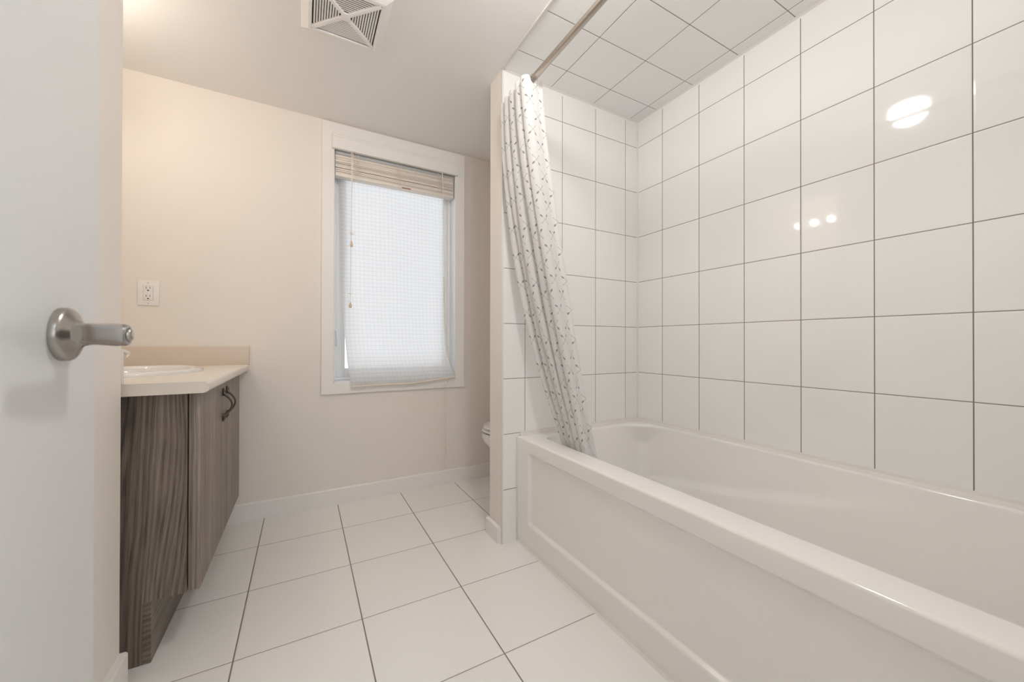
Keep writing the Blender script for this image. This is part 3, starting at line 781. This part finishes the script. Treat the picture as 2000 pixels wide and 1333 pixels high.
# caulk beads round the tub
ck = MB()
ck.prism([(TX0 - 0.0065, 0.0), (TX0 + 0.002, 0.0), (TX0 + 0.002, 0.0065)], 0.004, YE - 0.001, 'Y')
ck.box((TX0 - 0.005, YE - 0.006, 0.0), (TX0 + 0.003, YE - 0.0005, TZ - 0.004), bevel=0.001)
ck.prism([(XR - 0.012, TZ), (XR, TZ), (XR, TZ + 0.019), (XR - 0.0025, TZ + 0.018), (XR - 0.005, TZ + 0.010)], 0.0, YE, 'Y')
ck.prism([(YE - 0.012, TZ), (YE, TZ), (YE, TZ + 0.019), (YE - 0.0025, TZ + 0.018), (YE - 0.005, TZ + 0.010)], TX0 + 0.014, XR, 'X')
struct(ck.build('trim_4', CAULK), 'white caulk beads where the bathtub meets floor and tiles', 'trim')
cc = MB()
cc.prism([(XR, YE), (XR - 0.007, YE), (XR, YE - 0.007)], TZ, ZC, 'Z')
cc.prism([(XR, ZC), (XR - 0.007, ZC), (XR, ZC - 0.007)], 0.0, YE, 'Y')
cc.prism([(YE, ZC), (YE - 0.007, ZC), (YE, ZC - 0.007)], XW, XR, 'X')
struct(cc.build('trim_5', CAULK), 'white caulk in the corners of the tiled tub alcove', 'trim')

# ------------------------------------------------------------------ shower rod, rings, curtain
RX, RZ, RR = 0.816, 1.991, 0.0125
rod = MB(); rod.tube([(RX, 0.003, RZ), (RX, YE - 0.002, RZ)], RR, 24)
rodo = rod.build('shower_rod', RODM); tag(rodo, 'brushed steel shower curtain rod over the tub edge', 'rod')
for y, sg in ((YE - 0.001, -1), (0.001, 1)):
    MB().lathe([(0.021, 0.0), (0.021, sg*0.012), (0.018, sg*0.020), (RR + 0.001, sg*0.022)], (RX, y, RZ), 'Y', 28).build('end_flange', RODM, rodo)

NP = 5                               # pleats
def tri(x):                          # rounded zigzag, period 1
    return math.sin(2*PI*x) * (1.0 - 0.12*math.cos(4*PI*x))
def front_plan(u):                   # where the gathered cloth hangs under the rod
    y = 1.282 + 0.232*u
    lo = 0.760 + 0.006*u; hi = 0.850 + 0.006*math.sin(9*u)
    ph = NP*u + 0.10*math.sin(8*u)
    c = math.cos(2*PI*ph)            # u=0 starts at the right end of the front pleat
    c = math.copysign(abs(c)**0.8, c)
    return Vector(((lo+hi)/2 + (hi-lo)/2*c, y + 0.010*math.sin(4*PI*ph + 0.6), 0))
def low_plan(u):                     # where it lies inside the tub rim
    y = 1.180 + 0.175*u
    ph = NP*u + 0.12*math.sin(7*u)
    c = math.cos(2*PI*ph)
    return Vector((1.014 + 0.030*c + 0.004*math.sin(11*u) + 0.012*u, y + 0.012*math.sin(4*PI*ph), 0))
NU, NT = 360, 90
ZBOT = 0.335
arc = [0.0]
for i in range(1, NU + 1): arc.append(arc[-1] + (front_plan(i/NU) - front_plan((i-1)/NU)).length)
CG, CUV = [], []
for j in range(NT + 1):
    t = j / NT; row = []
    for i in range(NU + 1):
        u = i / NU
        ztop = 1.990 - 0.008*u - 0.026*max(0.0, min(1.0, (0.030 - abs(front_plan(u).x - RX))/0.012)) - 0.006*math.sin(13*u)**2
        zz = ztop + (ZBOT - ztop)*t
        tr_ = max(0.0, min(1.0, (ztop - zz) / (ztop - 0.475)))
        e = tr_ ** (1.30 + 0.75*u)
        a, b = front_plan(u), low_plan(u)
        p = a.lerp(b, e)
        if zz < 0.475: p = b + Vector((0.010*(0.475 - zz)/0.14, -0.004, 0))
        w_ = 4*t*(1 - t)
        p.x += 0.004*w_*math.sin(5*u*PI + 6*t); p.y += 0.004*w_*math.sin(9*u + 8*t)
        row.append((p.x, p.y, zz)); CUV.append((arc[i], zz))
    CG.append(row)
cm = MB(); cm.grid(CG)
cur = cm.build('shower_curtain', CURTAIN, None, fix=False)
ul = cur.data.uv_layers.new(name='UVMap')
for lp in cur.data.loops: ul.data[lp.index].uv = CUV[lp.vertex_index]
tag(cur, 'white shower curtain printed with crossed oars, bunched at the far end of the rod', 'curtain')
for k in range(7):
    u = k / 6
    y = 1.296 + 0.0365*k
    rg = MB(); rg.tube([(RX + 0.019*math.sin(2*PI*q/28), y + 0.002*math.sin(2*PI*q/28), RZ - 0.007 + 0.022*math.cos(2*PI*q/28)) for q in range(28)], 0.0014, 8, closed=True)
    o = rg.build('curtain_ring', CHROME)
    tag(o, 'metal curtain ring nearest the camera, at the front fold on the rod' if k == 0 else 'metal curtain ring hidden behind the front folds of the bunched shower curtain', 'ring', 'curtain rings')

# ------------------------------------------------------------------ toilet behind the partition
TLY = 1.995
tl = thing('toilet', 'white toilet mostly hidden behind the partition wall, seat front showing', 'toilet', (1.30, TLY, 0.0))
def egg(x0, x1, hw, z, n=40, cy=TLY):
    cx = x0 + (x1 - x0)*0.42; pts = []
    for k in range(n):
        a = 2*PI*k/n; c_, s_ = math.cos(a), math.sin(a)
        ax = (cx - x0) if c_ < 0 else (x1 - cx)
        pts.append((cx + ax*c_, cy + hw*s_*(1.0 - 0.10*max(0, -c_)), z))
    return pts
bw = MB()
bw.loft([egg(1.05, 1.50, 0.105, 0.0), egg(1.05, 1.50, 0.100, 0.03), egg(1.08, 1.48, 0.090, 0.12), egg(1.04, 1.47, 0.100, 0.20), egg(0.975, 1.45, 0.145, 0.28), egg(0.925, 1.42, 0.178, 0.340), egg(0.915, 1.41, 0.183, 0.372), egg(0.917, 1.41, 0.182, 0.388), egg(0.945, 1.38, 0.150, 0.390), egg(0.975, 1.33, 0.120, 0.33), egg(1.05, 1.22, 0.06, 0.24)], 0, True, True)
bw.box((1.38, TLY - 0.11, 0.0), (1.63, TLY + 0.11, 0.37), bevel=0.03, seg=4)
bw.build('bowl', PORC, tl)
sm = MB(); sm.loft([egg(0.924, 1.40, 0.183, 0.393), egg(0.918, 1.405, 0.187, 0.398), egg(0.920, 1.40, 0.186, 0.407), egg(0.935, 1.39, 0.175, 0.410), egg(1.00, 1.33, 0.115, 0.408), egg(1.005, 1.32, 0.112, 0.394)], 0)
sm.build('seat', PORC, tl)
lm = MB(); lm.loft([egg(0.932, 1.41, 0.180, 0.4135), egg(0.926, 1.415, 0.184, 0.418), egg(0.930, 1.41, 0.181, 0.427), egg(0.955, 1.40, 0.165, 0.433), egg(1.05, 1.35, 0.10, 0.437)], 0, True, True)
lm.build('lid', PORC, tl)
tk = MB(); tk.box((1.435, TLY - 0.205, 0.375), (1.635, TLY + 0.205, 0.735), bevel=0.025, seg=4); tk.build('tank', PORC, tl)
tk = MB(); tk.box((1.428, TLY - 0.212, 0.737), (1.640, TLY + 0.212, 0.768), bevel=0.010, seg=3); tk.build('tank_lid', PORC, tl)
fl = MB(); fl.tube([(1.437, TLY - 0.15, 0.68), (1.418, TLY - 0.15, 0.68), (1.412, TLY - 0.11, 0.675), (1.412, TLY - 0.08, 0.672)], 0.006, 10); fl.build('flush_lever', CHROME, tl)

# ------------------------------------------------------------------ lamps (out of frame: two seen as reflections, the hall one added as fill)
LX_, LY_ = 0.575, 0.717
dm = thing('ceiling_light', 'round white dome lamp on the bathroom ceiling', 'lamp', (LX_, LY_, ZC))
MB().lathe([(0.095, 0.0), (0.095, -0.018), (0.087, -0.024)], (LX_, LY_, ZC), n=40).build('lamp_base', PLASTIC, dm)
MB().lathe([(0.066, -0.022), (0.070, -0.032)] + [(0.072*math.cos(k*PI/20), -0.050 - 0.068*math.sin(k*PI/20)) for k in range(10)] + [(0.001, -0.118)], (LX_, LY_, ZC), n=40).build('diffuser', DOME, dm)
vl = thing('vanity_light', 'three globe wall lamp above the vanity', 'lamp', (XL, 1.665, 1.97))
MB().box((XL, 1.47, 1.965), (XL + 0.025, 1.86, 2.04), bevel=0.004).build('back_plate', CHROME, vl)
for y in (1.54, 1.665, 1.79):
    MB().tube([(XL + 0.02, y, 2.004), (XL + 0.062, y, 2.004)], [0.014, 0.016], 16).build('socket', CHROME, vl)
    MB().lathe([(0.001, -0.021)] + [(0.021*math.sin(PI*k/14), -0.021*math.cos(PI*k/14)) for k in range(1, 14)] + [(0.001, 0.021)], (XL + 0.082, y, 2.004), n=24).build('globe', BULB, vl)
hl = thing('hall_fill_light', 'added fill lamp, a round white dome on the unseen hall ceiling', 'lamp', (0.15, -1.1, ZC))  # added lamp, brightens the bathroom through the doorway
MB().lathe([(0.165, 0.0), (0.165, -0.018), (0.155, -0.022)], (0.15, -1.1, ZC), n=40).build('lamp_base', PLASTIC, hl)
MB().lathe([(0.152, -0.020), (0.148, -0.045), (0.125, -0.070), (0.085, -0.088), (0.03, -0.096), (0.001, -0.097)], (0.15, -1.1, ZC), n=40).build('diffuser', HALL_FILL_MAT, hl)
